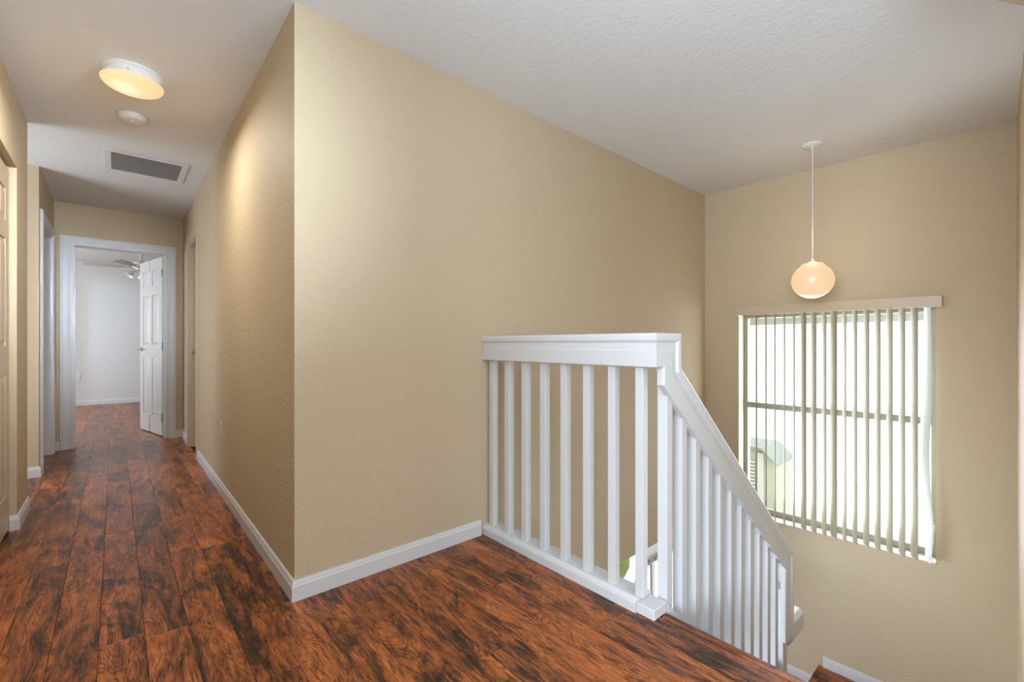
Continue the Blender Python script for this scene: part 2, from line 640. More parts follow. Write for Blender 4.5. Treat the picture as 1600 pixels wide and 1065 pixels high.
# end wall of the hall, with the bedroom doorway
EX0, EX1, EH = -0.335, 0.428, 2.045
bm = bmesh.new()
box(bm, -1.5, EX0, YE, YE + 0.06, -0.012, H)
box(bm, EX1, XR(YE) + 0.12, YE, YE + 0.06, -0.012, H)
box(bm, EX0, EX1, YE, YE + 0.06, EH, H)
struct('wall_end', bm, 'wall')
bm = bmesh.new()
box(bm, -2.4, EX0, YE + 0.061, YE + 0.12, -0.012, H)
box(bm, EX1, 2.2, YE + 0.061, YE + 0.12, -0.012, H)
box(bm, EX0, EX1, YE + 0.061, YE + 0.12, EH, H)
struct('wall_bedroom_front', bm, 'bedwall')
YB = 10.5
struct('wall_bedroom_back', B(-2.5, 2.3, YB, YB + 0.12, -0.012, H), 'bedwall')
struct('wall_bedroom_right', B(2.2, 2.32, YE + 0.12, YB, -0.012, H), 'bedwall')
struct('wall_bedroom_left', B(-2.52, -2.4, YE + 0.12, YB, -0.012, H), 'bedwall')
# loft behind the camera, with a window of its own
bm = bmesh.new()
box(bm, -3.0, -0.3, -3.12, -3.0, -0.012, H)
box(bm, 1.8, 3.3, -3.12, -3.0, -0.012, H)
box(bm, -0.3, 1.8, -3.12, -3.0, -0.012, 0.7)
box(bm, -0.3, 1.8, -3.12, -3.0, 2.2, H)
struct('wall_back', bm, 'wall')
struct('wall_loft_right', B(3.2, 3.32, -3.0, -0.16, -0.012, H), 'wall')
# lower storey shell
struct('floor_lower', B(-1.0, 4.4, -0.2, 6.0, LOW - 0.1, LOW), 'wood')
struct('ceiling_lower', B(XN + 0.0, 4.2, YS + 0.121, 6.0, -0.30, -0.2), 'ceiling')
struct('ceiling_lower', B(-1.0, XN - 0.001, YS + 0.121, 6.0, -0.40, -0.305), 'ceiling')
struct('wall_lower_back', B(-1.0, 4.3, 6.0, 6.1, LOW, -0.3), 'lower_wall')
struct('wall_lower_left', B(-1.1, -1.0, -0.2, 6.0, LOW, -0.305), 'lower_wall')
struct('wall_lower_front', B(-1.0, 1.62, -0.2, -0.1, LOW, -0.305), 'wall')

# ------------------------------------------------------------------ baseboards
BBP = [(0, 0), (0.013, 0), (0.013, 0.060), (0.010, 0.066), (0.0095, 0.072), (0.006, 0.082), (0, 0.083)]


def baseboard(name, path, sign, mat='white', z=0.0, parent=None):
    bm = bmesh.new()
    sweep(bm, [(x, y, z) for x, y in path], [(sign * u, v) for u, v in BBP])
    return struct(name, bm, mat, parent)


e = 0.0005
baseboard('baseboard_stair_wall', [(1.497, YS - e), (XR(YS) - e, YS - e), (XR(DY0 - 0.075) - e, DY0 - 0.075)], -1)
baseboard('baseboard_hall_end_right', [(XR(DY1 + 0.08) - e, DY1 + 0.085), (XR(YE) - e, YE - e), (0.497, YE - e)], -1)
baseboard('baseboard_hall_end_left', [(-0.412, YE - e), (XL + e, YE - e), (XL + e, WDY1 + 0.07)], -1)
baseboard('baseboard_jog', [(XL + e, WDY0 - 0.07), (XL + e, YJ - e), (-1.5 + e, YJ - e)], -1)
baseboard('baseboard_closet_wall', [(XA - 0.028, YC - e), (XA + e, YC - e), (XA + e, YA + e), (-1.49, YA + e)], 1)
baseboard('baseboard_bedroom', [(2.19, YB - e), (-2.39, YB - e)], -1)
# caps of white along window wall over the two landings
Z1, Z2 = -1.50, -1.6875
YL = 1.03
baseboard('baseboard_upper_landing', [(XW(YL - 0.01) - e, YL - 0.01), (XW(0.02) - e, 0.022)], 1, 'white', Z1)
baseboard('baseboard_lower_landing', [(XW(YS) - e, YS - 0.003), (XW(YL + 0.001) - e, YL + 0.001)], 1, 'white', Z2)

# ------------------------------------------------------------------ doors and casings
CP = [(0, 0), (0, 0.010), (0.012, 0.012), (0.016, 0.018), (0.045, 0.018), (0.052, 0.014), (0.062, 0.016), (0.066, 0.006), (0.066, 0)]


def casing(origin, axis, out, w0, w1, ztop, mat, name, parent=None, z0=0.0, width=1.0):
    """axis: unit vector along the wall, out: unit vector out of the wall; opening from w0 to w1"""
    ax, ou, o0 = Vector(axis), Vector(out), Vector(origin)
    bm = bmesh.new()
    pts = [(w0, z0), (w0, ztop), (w1, ztop), (w1, z0)]
    rings = []
    for i, (w, z) in enumerate(pts):
        sx = -1 if i < 2 else 1
        sz = 0 if i in (0, 3) else 1
        rings.append([bm.verts.new(o0 + ax * (w + sx * u * width) + Vector((0, 0, z + sz * u * width)) + ou * v) for u, v in CP])
    k = len(CP)
    for a, c in zip(rings, rings[1:]):
        for i in range(k):
            j = (i + 1) % k
            bm.faces.new((a[i], a[j], c[j], c[i]))
    bm.faces.new(rings[0])
    bm.faces.new(rings[-1])
    return struct(name, bm, mat, parent)


def jamb(bm, x0, x1, y0, y1, zt, axis):
    """lining of an opening: axis 'x' = opening runs along x"""
    t = 0.018
    if axis == 'x':
        box(bm, x0, x0 + t, y0, y1, 0, zt)
        box(bm, x1 - t, x1, y0, y1, 0, zt)
        box(bm, x0 + t, x1 - t, y0, y1, zt - t, zt)
    else:
        box(bm, x0, x1, y0, y0 + t, 0, zt)
        box(bm, x0, x1, y1 - t, y1, 0, zt)
        box(bm, x0, x1, y0 + t, y1 - t, zt - t, zt)


def raised(bm, x0, x1, z0, z1, y, s):
    """raised field of one door panel; s = +1/-1 towards which side of the slab it faces"""
    bv = min(0.028, (x1 - x0) * 0.22)
    d = 0.0075
    a = [bm.verts.new((x, y, z)) for x, z in ((x0, z0), (x1, z0), (x1, z1), (x0, z1))]
    c = [bm.verts.new((x, y + s * d, z)) for x, z in ((x0 + bv, z0 + bv), (x1 - bv, z0 + bv), (x1 - bv, z1 - bv), (x0 + bv, z1 - bv))]
    for i in range(4):
        j = (i + 1) % 4
        bm.faces.new((a[i], a[j], c[j], c[i]))
    bm.faces.new(c)
    bm.faces.new(a)


def door(root, w, h, mat, cols=2, two_sided=True, t=0.035, x_from=0.0, part='slab'):
    """panelled slab in root's local x-z plane, x from 0 to w, centred on y = 0"""
    st = 0.115 * (w / 0.76 if cols == 2 else 0.8)
    mid = 0.10 if cols == 2 else 0
    rails = [(0.0, 0.20), (0.86, 1.02), (1.60, 1.70), (h - 0.12, h)]
    pz = [(0.20, 0.86), (1.02, 1.60), (1.70, h - 0.12)]
    if cols == 2:
        px = [(st, w / 2 - mid / 2), (w / 2 + mid / 2, w - st)]
    else:
        px = [(st, w - st)]
    bm = bmesh.new()
    r = 0.007
    box(bm, 0.001, w - 0.001, -t / 2 + r, t / 2 - r, 0.001, h - 0.001)
    for s in (-1, 1):
        ya, yb = sorted((s * (t / 2 - r), s * t / 2))
        box(bm, 0, st, ya, yb, 0, h)
        box(bm, w - st, w, ya, yb, 0, h)
        if cols == 2:
            box(bm, w / 2 - mid / 2, w / 2 + mid / 2, ya, yb, 0.2, h - 0.12)
        for a, c in rails:
            for xa, xb in px:
                box(bm, xa, xb, ya, yb, a, c)
    slab = link(part, bm, mat, root, loc=(x_from, 0, 0))
    if cols == 1:
        root = slab
    for xa, xb in px:
        for za, zb in pz:
            bm = bmesh.new()
            for s in ((-1, 1) if two_sided else (-1,)):
                raised(bm, xa + 0.004, xb - 0.004, za + 0.004, zb - 0.004, s * (t / 2 - r), s)
            link('panel', bm, mat, root)


# --- bedroom doorway
cz = casing((0, YE, 0), (1, 0, 0), (0, -1, 0), EX0 - 0.004, EX1 + 0.004, EH, 'white', 'trim_bedroom_doorway', width=1.1)
bm = bmesh.new()
jamb(bm, EX0, EX1, YE - 0.002, YE + 0.125, EH, 'x')
box(bm, EX0 + 0.018, EX0 + 0.03, YE + 0.05, YE + 0.085, 0, EH - 0.018)
box(bm, EX1 - 0.03, EX1 - 0.018, YE + 0.05, YE + 0.085, 0, EH - 0.018)
link('jamb', bm, 'white', cz)
D = thing('bedroom_door', 'white six panel door standing open into the bright bedroom at the hall end', 'door',
          (EX1 - 0.022, YE + 0.145, 0.012), PI / 2 + math.radians(12.5))
door(D, 0.76, 2.01, 'white')
# lever handle near the free edge, both faces
for s in (-1, 1):
    bm = bmesh.new()
    tube(bm, (0.70, s * 0.017, 0.97), (0.70, s * 0.028, 0.97), 0.028, 20)
    tube(bm, (0.70, s * 0.028, 0.97), (0.70, s * 0.060, 0.97), 0.010, 12)
    tube(bm, (0.70, s * 0.055, 0.97), (0.59, s * 0.055, 0.97), 0.008, 12, 0.006)
    link('lever_handle', bm, 'metal', D, bevel=0.001)
for z in (0.2, 1.0, 1.83):
    bm = bmesh.new()
    tube(bm, (-0.006, 0.020, z - 0.045), (-0.006, 0.020, z + 0.045), 0.006, 10)
    box(bm, -0.004, 0.001, -0.012, 0.018, z - 0.044, z + 0.044)
    link('hinge', bm, 'metal', D)

# --- white door on the left hall wall
cz = casing((XL, 0, 0), (0, 1, 0), (1, 0, 0), WDY0, WDY1, 2.06, 'white', 'trim_left_doorway')
bm = bmesh.new()
jamb(bm, XL - 0.12, XL + 0.001, WDY0, WDY1, 2.06, 'y')
link('jamb', bm, 'white', cz)
D = thing('closed_door', 'white panel door closed in the left hall wall before the end', 'door', (XL - 0.07, WDY0 + 0.021, 0.012), PI / 2)
door(D, WDY1 - WDY0 - 0.042, 2.02, 'white')
bm = bmesh.new()
tube(bm, (0.06, -0.018, 0.95), (0.06, -0.045, 0.95), 0.010, 12)
tube(bm, (0.06, -0.040, 0.95), (0.06, -0.060, 0.95), 0.026, 20, 0.022)
link('knob', bm, 'metal', D)

# --- cream door on the right hall wall
bm = None
xr = XR(5.3)
cz = casing((xr, 0, 0), (0, 1, 0), (-1, 0, 0), DY0, DY1, DH, 'beige_trim', 'trim_right_doorway', width=1.12)
bm = bmesh.new()
jamb(bm, xr - 0.001, xr + 0.12, DY0, DY1, DH, 'y')
link('jamb', bm, 'beige_trim', cz)
D = thing('cream_door', 'cream panel door set back in the right hall wall', 'door', (xr + 0.055, DY1 - 0.020, 0.012), -PI / 2)
door(D, DY1 - DY0 - 0.040, 2.0, 'beige_door')
bm = bmesh.new()
tube(bm, (0.06, -0.018, 0.95), (0.06, -0.04, 0.95), 0.010, 12)
tube(bm, (0.06, -0.037, 0.95), (0.06, -0.047, 0.95), 0.024, 20, 0.02)
link('knob', bm, 'metal', D)

# --- closet folding door
D = thing('closet_door', 'cream folding closet door with raised panels and round knob at left edge', 'door', (XA - 0.047, YC - 0.006, 0.015), -PI / 2)
for i in range(4):
    door(D, 0.346, 1.995, 'beige_door', cols=1, x_from=0.003 + i * 0.351, part='leaf')
bm = bmesh.new()
lathe(bm, [(0, 0.034), (0.011, 0.033), (0.016, 0.027), (0.015, 0.020), (0.007, 0.014), (0.007, 0.003), (0.011, 0.0), (0, 0)], 24)
bm.transform(Matrix.Translation((0.17, -0.0175, 0.94)) @ Matrix.Rotation(PI / 2, 4, 'X'))
link('knob', bm, 'beige_door', D, smooth=True)

# ------------------------------------------------------------------ staircase
RH, RUN = 0.1875, 0.22
ST = thing('staircase', 'dark wood stair with white risers turning down below the landing edge', 'stairs', (XN, 0.45, Z1))
STL = Vector((XN, 0.45, Z1))


def st_link(name, bm, mat, label=None):
    bm.transform(Matrix.Translation(-STL))
    o = link(name, bm, mat, ST)
    return o


Y0S = 0.012
for i in range(8):
    z = -RH * (i + 1)
    xr_ = XN + 0.012 * 0 + RUN * i
    st_link('riser', B(xr_ - 0.02, xr_, -0.02 if i == 0 else -0.02 + 0.02 * min(i, 2), 0.904, z + 0.001, z + RH - (0.029 if i == 0 else 0.026)), 'white')
    if i < 7:
        bm = B(xr_ + 0.001, xr_ + RUN + 0.022, 0.0, 0.904, z - 0.025, z)
        st_link('tread', bm, 'wood')
XL1 = XN + RUN * 7 + 0.001
bm = bmesh.new()
prism(bm, [(XL1, 0.0), (XL1, YL + 0.02), (XW(YL) - 0.003, YL + 0.02), (XW(0) - 0.004, 0.008)], Z1 - 0.03, Z1)
st_link('landing', bm, 'wood')
st_link('riser', B(XL1 + 0.02, 4.17, YL - 0.018, YL, Z2 + 0.001, Z1 - 0.031), 'white')
bm = bmesh.new()
prism(bm, [(3.18, YL + 0.001), (3.18, YS + 0.05), (XW(YS) - 0.005, YS + 0.05), (XW(YL) - 0.005, YL + 0.001)], Z2 - 0.03, Z2)
st_link('landing', bm, 'wood')
for i in range(6):
    z = Z2 - RH * (i + 1)
    x = 3.20 - RUN * i
    st_link('riser', B(x, x + 0.018, YL + 0.002, YS + 0.04, z + 0.001, z + RH - 0.031), 'white')
    if i < 5:
        st_link('tread', B(x - RUN - 0.02, x - 0.001, YL + 0.002, YS + 0.04, z - 0.03, z), 'wood')
# closed stringer between the flights: its top follows the noses of the first flight
SL = RH / RUN


def slope_board(bm, xa, xb, y0, y1, zt0, zt1, zb0, zb1):
    lo = [(xa, zb0), (xb, zb1), (xb, zt1), (xa, zt0)]
    a = [bm.verts.new((x, y0, z)) for x, z in lo]
    c = [bm.verts.new((x, y1, z)) for x, z in lo]
    bm.faces.new(a)
    bm.faces.new(c)
    for i in range(4):
        j = (i + 1) % 4
        bm.faces.new((a[i], a[j], c[j], c[i]))


bm = bmesh.new()
slope_board(bm, XN + 0.017, 3.12, 0.906, 0.99, 0.025, 0.025 - SL * 1.503, -0.30, -0.30 - SL * 1.503)
st_link('stringer', bm, 'white')
bm = bmesh.new()
slope_board(bm, 2.05, 3.19, 1.0, YL, Z2 + 0.06 - SL * 1.14, Z2 + 0.06, Z2 - 0.30 - SL * 1.14, Z2 - 0.30)
st_link('stringer', bm, 'white')
bm = bmesh.new()
slope_board(bm, 2.05, 3.19, YS + 0.052, YS + 0.10, Z2 + 0.06 - SL * 1.14, Z2 + 0.06, Z2 - 0.30 - SL * 1.14, Z2 - 0.30)
box(bm, 3.19, 4.15, YS + 0.052, YS + 0.10, Z2 - 0.30, Z2 + 0.06)
st_link('stringer', bm, 'white')

# ------------------------------------------------------------------ railings
RP = [(0.042, -0.132), (0.0475, -0.129), (0.0485, -0.070), (0.0465, -0.066), (0.0430, -0.063), (0.0425, -0.038), (0.0445, -0.034),
      (0.0500, -0.031), (0.0520, -0.024), (0.0520, -0.010), (0.0485, -0.003), (0.042, 0.0)]
RP = [(0.018, -0.132)] + RP + [(-u, v) for u, v in reversed(RP) if v > -0.036] + [(-0.0425, -0.036), (0.018, -0.036)]
XC, YCN = 1.56, 0.943
SLP = 0.853


def baluster(root, x, y, z0, z1, w=0.035, sx=0.0, slope=0.0):
    bm = bmesh.new()
    v = []
    for px, py in ((-1, -1), (1, -1), (1, 1), (-1, 1)):
        v.append((x + px * w / 2, y + py * w / 2))
    lo = [bm.verts.new((a, b_, z0 + sx * (a - x))) for a, b_ in v]
    hi = [bm.verts.new((a, b_, z1 + slope * (a - x))) for a, b_ in v]
    bm.faces.new(lo)
    bm.faces.new(hi)
    for i in range(4):
        j = (i + 1) % 4
        bm.faces.new((lo[i], lo[j], hi[j], hi[i]))
    bm.transform(Matrix.Translation(-Vector(root['o'])))
    return link('baluster', bm, 'white', root, bevel=0.0015)


def rl(root, name, bm, bevel=0.0):
    bm.transform(Matrix.Translation(-Vector(root['o'])))
    return link(name, bm, 'white', root, bevel=bevel)


R1 = thing('stair_railing', 'white painted railing along the landing edge, its handrail bending down the stair', 'railing', (XC, YCN, 0))
R1['o'] = (XC, YCN, 0.0)
bm = bmesh.new()
sweep(bm, [(XC, YS - 0.001, 1.088), (XC, YCN, 1.088), (1.700, YCN, 1.088), (1.700, YCN, 0.948), (3.055, YCN, 0.948 - SLP * 1.355),
           (3.055, YCN, -0.70)], RP)
rl(R1, 'handrail', bm)
# base rail (moulded white curb) on the landing
bm = bmesh.new()
prof = [(-0.050, 0.0), (-0.050, 0.036), (-0.047, 0.040), (-0.041, 0.041), (-0.038, 0.047), (-0.030, 0.052), (0.052, 0.052), (0.052, -0.20), (0.042, -0.20), (0.042, 0.0)]
sweep(bm, [(XC, YS - 0.001, 0.001), (XC, 0.985, 0.001)], [(-u, v) for u, v in prof])
rl(R1, 'base_rail', bm)
bm = bmesh.new()
box(bm, XC - 0.044, XN + 0.011, 0.907, 0.9845, 0.001, 0.042)
rl(R1, 'base_rail_return', bm, 0.004)
for y in (1.915, 1.785, 1.654, 1.522, 1.388, 1.255, 1.121, 0.989):
    baluster(R1, XC - 0.0005, y, 0.0525, 1.051)
# under the slope
k = 0
x = 1.642
while x < 2.90:
    zt = 0.948 - SLP * (x - 1.700) - 0.037 * math.sqrt(1 + SLP * SLP)
    zb = 0.025 - SL * (x - XN - 0.017)
    if k == 0:
        baluster(R1, x, 0.9345, -0.15, 1.05, 0.042)
    else:
        baluster(R1, x, 0.9345, zb, zt, 0.042, -SL, -SLP)
    x += 0.1185
    k += 1
# foot post at the turn
rl(R1, 'newel_post', B(2.935, 3.005, 0.915, 0.985, Z1 + 0.001, -0.40), 0.002)

R2 = thing('stair_railing', 'white inner railing of the lower flight starting behind the sloped handrail foot', 'railing', (3.2, YL - 0.02, Z2))
R2['o'] = (3.2, YL - 0.02, Z2)
bm = bmesh.new()
yi = 1.035
sweep(bm, [(3.30, yi, -0.600), (3.17, yi, -0.600), (1.95, yi, -0.600 - SLP * 1.22)], RP)
rl(R2, 'handrail', bm)
bm = bmesh.new()
sweep(bm, [(3.056, 0.9425, -0.632), (3.262, 0.9425, -0.632)], [(-0.042, -0.02), (-0.042, -0.115), (-0.02, -0.155), (0.02, -0.155), (0.042, -0.115), (0.042, -0.02), (0.02, 0.0), (-0.02, 0.0)])
rl(R2, 'rail_end', bm, 0.004)
x = 3.10
while x > 2.05:
    zt = -0.600 - SLP * (3.17 - x) - 0.04 * math.sqrt(1 + SLP * SLP) + 0.004
    baluster(R2, x, 1.005, Z2 + 0.06 - SL * (3.19 - x), zt, 0.03, SL, SLP)
    x -= 0.1185

R3 = thing('stair_railing', 'white outer railing of the lower flight seen below through the balusters', 'railing', (3.2, YS + 0.075, Z2))
R3['o'] = (3.2, YS + 0.075, Z2)
bm = bmesh.new()
yo = YS + 0.075
sweep(bm, [(4.145, yo, -0.672), (3.20, yo, -0.672), (2.12, yo, -0.672 - SLP * 1.08)], RP)
rl(R3, 'handrail', bm)
x = 4.10
while x > 2.15:
    if x > 3.2:
        baluster(R3, x, yo, Z2 + 0.06, -0.71, 0.035)
    else:
        zt = -0.672 - SLP * (3.20 - x) - 0.04 * math.sqrt(1 + SLP * SLP) + 0.004
        baluster(R3, x, yo, Z2 + 0.06 - SL * (3.19 - x), zt, 0.035, SL, SLP)
    x -= 0.13
for r in (R1, R2, R3):
    del r['o']

# ------------------------------------------------------------------ stair window and blinds
WF = 0.105


def wbox(bm, a, c, y0, y1, z0, z1):
    winwall(bm, y0, y1, z0, z1, a, c)


bm = bmesh.new()
fr = 0.035
wbox(bm, WF, WF + 0.05, WY0, WY0 + fr, WZ0, WZ1)
wbox(bm, WF, WF + 0.05, WY1 - fr, WY1, WZ0, WZ1)
wbox(bm, WF, WF + 0.05, WY0 + fr, WY1 - fr, WZ1 - 0.03, WZ1)
wbox(bm, WF, WF + 0.05, WY0 + fr, WY1 - fr, WZ0, WZ0 + 0.045)
win = struct('window_1', bm, 'alu')
bm = bmesh.new()
wbox(bm, WF + 0.008, WF + 0.020, WY0 + fr, WY1 - fr, 0.507, 0.522)
wbox(bm, WF - 0.002, WF + 0.030, WY0 + fr, WY1 - fr, 0.474, 0.5065)
link('meeting_rail', bm, 'alu', win)
bm = bmesh.new()
wbox(bm, WF - 0.004, WF + 0.012, WY0 + fr, WY1 - fr, WZ0 + 0.046, WZ0 + 0.062)
link('sash_rail', bm, 'alu', win)
for z0, z1 in ((WZ0 + 0.045, 0.475), (0.507, WZ1 - 0.03)):
    bm = bmesh.new()
    wbox(bm, WF + 0.022, WF + 0.026, WY0 + fr, WY1 - fr, z0, z1)
    link('pane', bm, 'glass', win)
bm = bmesh.new()
wbox(bm, -0.012, WF - 0.001, WY0 + 0.001, WY1 - 0.001, WZ0 + 0.0005, WZ0 + 0.012)
link('window_sill', bm, 'sill', win, bevel=0.003)

BL = thing('vertical_blind', 'beige vertical blind with open vanes and boxed valance over the stair window', 'blind', (XW(1.0) - 0.04, 1.0, 1.33))
bo = Vector((XW(1.0) - 0.04, 1.0, 1.33))


def bl(name, bm, mat, bevel=0.0, parent=BL):
    bm.transform(Matrix.Translation(-bo))
    return link(name, bm, mat, parent, bevel=bevel)


bm = bmesh.new()
vy0, vy1, vz0, vz1 = 0.335, 1.655, 1.292, 1.368
wbox(bm, -0.100, -0.090, vy0, vy1, vz0, vz1)
wbox(bm, -0.090, -0.001, vy0, vy0 + 0.008, vz0, vz1)
wbox(bm, -0.090, -0.001, vy1 - 0.008, vy1, vz0, vz1)
wbox(bm, -0.0895, -0.001, vy0 + 0.008, vy1 - 0.008, vz1 - 0.006, vz1)
bl('valance', bm, 'beige_trim', 0.002)
bm = bmesh.new()
wbox(bm, -0.055, -0.012, vy0 + 0.012, vy1 - 0.012, 1.312, 1.345)
bl('head_rail', bm, 'vane_white')
# vane centres along the wall and their turn (degrees from square to the wall)
vanes = [(1.495, 26.5), (1.42, 25.6), (1.352, 24.6), (1.282, 25.2), (1.213, 27.4), (1.145, 42), (1.076, 41), (1.006, 35), (0.945, 44), (0.877, 30),
         (0.813, 32), (0.745, 35), (0.68, 34), (0.613, 34), (0.545, 33), (0.48, 35), (0.413, 33)]
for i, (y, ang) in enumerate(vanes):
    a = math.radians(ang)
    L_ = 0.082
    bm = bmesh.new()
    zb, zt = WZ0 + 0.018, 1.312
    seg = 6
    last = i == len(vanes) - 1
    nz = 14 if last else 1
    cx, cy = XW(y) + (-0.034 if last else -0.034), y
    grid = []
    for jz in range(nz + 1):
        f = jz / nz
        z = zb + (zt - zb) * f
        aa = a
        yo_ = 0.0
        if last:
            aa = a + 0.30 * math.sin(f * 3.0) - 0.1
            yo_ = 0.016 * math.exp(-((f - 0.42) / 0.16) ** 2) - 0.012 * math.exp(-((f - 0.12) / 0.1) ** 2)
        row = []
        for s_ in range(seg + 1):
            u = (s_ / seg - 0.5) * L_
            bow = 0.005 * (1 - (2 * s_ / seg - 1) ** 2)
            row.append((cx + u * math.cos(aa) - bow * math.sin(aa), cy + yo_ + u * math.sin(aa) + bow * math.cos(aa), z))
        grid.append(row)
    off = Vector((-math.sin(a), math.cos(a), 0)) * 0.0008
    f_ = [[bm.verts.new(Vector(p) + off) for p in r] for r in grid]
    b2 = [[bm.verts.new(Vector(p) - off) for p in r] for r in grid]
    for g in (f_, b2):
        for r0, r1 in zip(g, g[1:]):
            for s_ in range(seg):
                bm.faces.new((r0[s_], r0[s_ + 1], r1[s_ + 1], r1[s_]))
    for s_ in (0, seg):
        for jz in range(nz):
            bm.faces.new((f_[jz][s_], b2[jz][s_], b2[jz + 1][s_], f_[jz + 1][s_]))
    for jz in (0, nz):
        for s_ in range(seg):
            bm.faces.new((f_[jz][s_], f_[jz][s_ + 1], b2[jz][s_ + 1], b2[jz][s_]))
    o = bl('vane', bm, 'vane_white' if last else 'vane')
    if last:
        o['label'] = 'pale twisted vane at the right end'
# wand / latch by the right jamb
bm = bmesh.new()
tube(bm, (XW(0.392) + 0.03, 0.392, -0.22), (XW(0.392) + 0.03, 0.392, -0.34), 0.006, 10)
box(bm, XW(0.39) + 0.022, XW(0.39) + 0.04, 0.382, 0.398, -0.25, -0.21)
bm.transform(Matrix.Translation(-bo))
link('cord_cleat', bm, 'beige_plastic', BL)

# ------------------------------------------------------------------ lower window and curtain
bm = bmesh.new()
wbox(bm, 0.02, 0.10, LY0, LY0 + 0.16, LZ0, LZ1)
wbox(bm, 0.05, 0.10, LY1 - 0.03, LY1, LZ0, LZ1)
wbox(bm, 0.05, 0.10, LY0 + 0.03, LY1 - 0.03, LZ1 - 0.04, LZ1)
wbox(bm, 0.05, 0.10, LY0 + 0.03, LY1 - 0.03, LZ0, LZ0 + 0.04)
w2 = struct('window_2', bm, 'white')
bm = bmesh.new()
wbox(bm, 0.07, 0.074, LY0 + 0.03, LY1 - 0.03, LZ0 + 0.04, LZ1 - 0.04)
link('pane', bm, 'glass', w2)
bm = bmesh.new()
wbox(bm, -0.012, -0.001, LY0 - 0.05, LY0, LZ0 - 0.04, LZ1 + 0.05)
link('casing', bm, 'white', w2)
CT = thing('curtain', 'pinkish grey pleated curtain in the lower room glimpsed under the stair wall', 'curtain', (XW(3.3) - 0.05, 3.3, LOW))
bm = bmesh.new()
n = 44
pts = []
for i in range(n + 1):
    y = 3.03 + 0.75 * i / n
    pts.append((XW(y) - 0.06 + 0.022 * math.sin(i * 1.35), y))
co = Vector((XW(3.3) - 0.05, 3.3, LOW))
a_ = [[bm.verts.new(Vector((x + d, y, z)) - co) for x, y in pts] for d, z in ((-0.002, LOW + 0.02), (-0.002, -0.72), (0.002, -0.72), (0.002, LOW + 0.02))]
for q in range(4):
    r0, r1 = a_[q], a_[(q + 1) % 4]
    for i in range(n):
        bm.faces.new((r0[i], r0[i + 1], r1[i + 1], r1[i]))
link('fabric', bm, 'curtain', CT)
bm = bmesh.new()
tube(bm, Vector((XW(2.95) - 0.06, 2.95, -0.70)) - co, Vector((XW(3.85) - 0.06, 3.85, -0.70)) - co, 0.012, 10)
for yy in (3.0, 3.80):
    tube(bm, Vector((XW(yy) - 0.06, yy, -0.70)) - co, Vector((XW(yy) - 0.001, yy, -0.70)) - co, 0.006, 8)
link('rod', bm, 'white', CT)

# ------------------------------------------------------------------ ceiling fittings
HL = thing('ceiling_light', 'round flush ceiling light glowing warm above the hall', 'lamp', (0.066, 3.02, H))
bm = bmesh.new()
lathe(bm, [(0, 0), (0.118, 0), (0.120, -0.004), (0.120, -0.012), (0.112, -0.016), (0.112, -0.030), (0.116, -0.034), (0.116, -0.048), (0.110, -0.052), (0, -0.052)], 56)
link('base', bm, 'plastic', HL, smooth=True).modifiers.new('e', 'EDGE_SPLIT')
bm = bmesh.new()
pr = [(0, -0.052), (0.122, -0.052), (0.128, -0.056)]
for i in range(1, 9):
    t_ = i / 8 * PI / 2
    pr.append((0.128 * math.cos(t_), -0.056 - 0.044 * math.sin(t_)))
pr[-1] = (0, pr[-1][1])
lathe(bm, pr, 56)
link('glass_bowl', bm, 'lamp_glass', HL, smooth=True)
bm = bmesh.new()
tube(bm, (-0.02, -0.114, -0.041), (-0.0205, -0.121, -0.041), 0.004, 10)
link('screw', bm, 'metal', HL)
hl = bpy.data.lights.new('hall_lamp', 'AREA')
hl.shape = 'DISK'
hl.size = 0.24
hl.energy = 12.5
hl.color = (1.0, 0.96, 0.90)
ho = bpy.data.objects.new('hall_lamp', hl)
ho.location = (0.066, 3.02, H - 0.125)
COL.objects.link(ho)

SD = thing('smoke_detector', 'small round white smoke detector between the light and the vent', 'smoke detector', (0.078, 3.59, H))
bm = bmesh.new()
lathe(bm, [(0, 0), (0.068, 0), (0.069, -0.006), (0.066, -0.012), (0.064, -0.026), (0.055, -0.034), (0.030, -0.037), (0, -0.037)], 40)
link('housing', bm, 'plastic', SD, smooth=True)
bm = bmesh.new()
lathe(bm, [(0, -0.036), (0.014, -0.0365), (0.013, -0.0405), (0, -0.041)], 20)
link('test_button', bm, 'plastic', SD, smooth=True)
for i in range(10):
    q = 2 * PI * i / 10
    c_, s_ = math.cos(q), math.sin(q)
    bm = bmesh.new()
    tube(bm, (0.0605 * c_, 0.0605 * s_, -0.0285), (0.045 * c_, 0.045 * s_, -0.0365), 0.002, 6)
    link('vent_rib', bm, 'grille', SD)

VX0, VX1, VY0, VY1 = -0.066, 0.434, 4.295, 4.812
VG = thing('return_air_vent', 'rectangular white framed return air vent with grey louvres in hall ceiling', 'vent', ((VX0 + VX1) / 2, (VY0 + VY1) / 2, H))
hx, hy = (VX1 - VX0) / 2, (VY1 - VY0) / 2
bm = bmesh.new()
fw = 0.042
for a in ((-hx, hx, -hy, -hy + fw), (-hx, hx, hy - fw, hy), (-hx, -hx + fw, -hy + fw, hy - fw), (hx - fw, hx, -hy + fw, hy - fw)):
    box(bm, *a, -0.010, 0.0)
link('frame', bm, 'plastic', VG, bevel=0.003)
link('filter', B(-hx + fw, hx - fw, -hy + fw, hy - fw, -0.002, -0.0005), 'grille_dark', VG)
ns_ = 30
for i in range(ns_):
    y = -hy + fw + (i + 0.5) * (2 * hy - 2 * fw) / ns_
    bm = bmesh.new()
    box(bm, -hx + fw, hx - fw, -0.0052, 0.0052, -0.0007, 0.0007)
    bm.transform(Matrix.Translation((0, y, -0.0058)) @ Matrix.Rotation(math.radians(28), 4, 'X'))
    link('slat', bm, 'grille', VG)

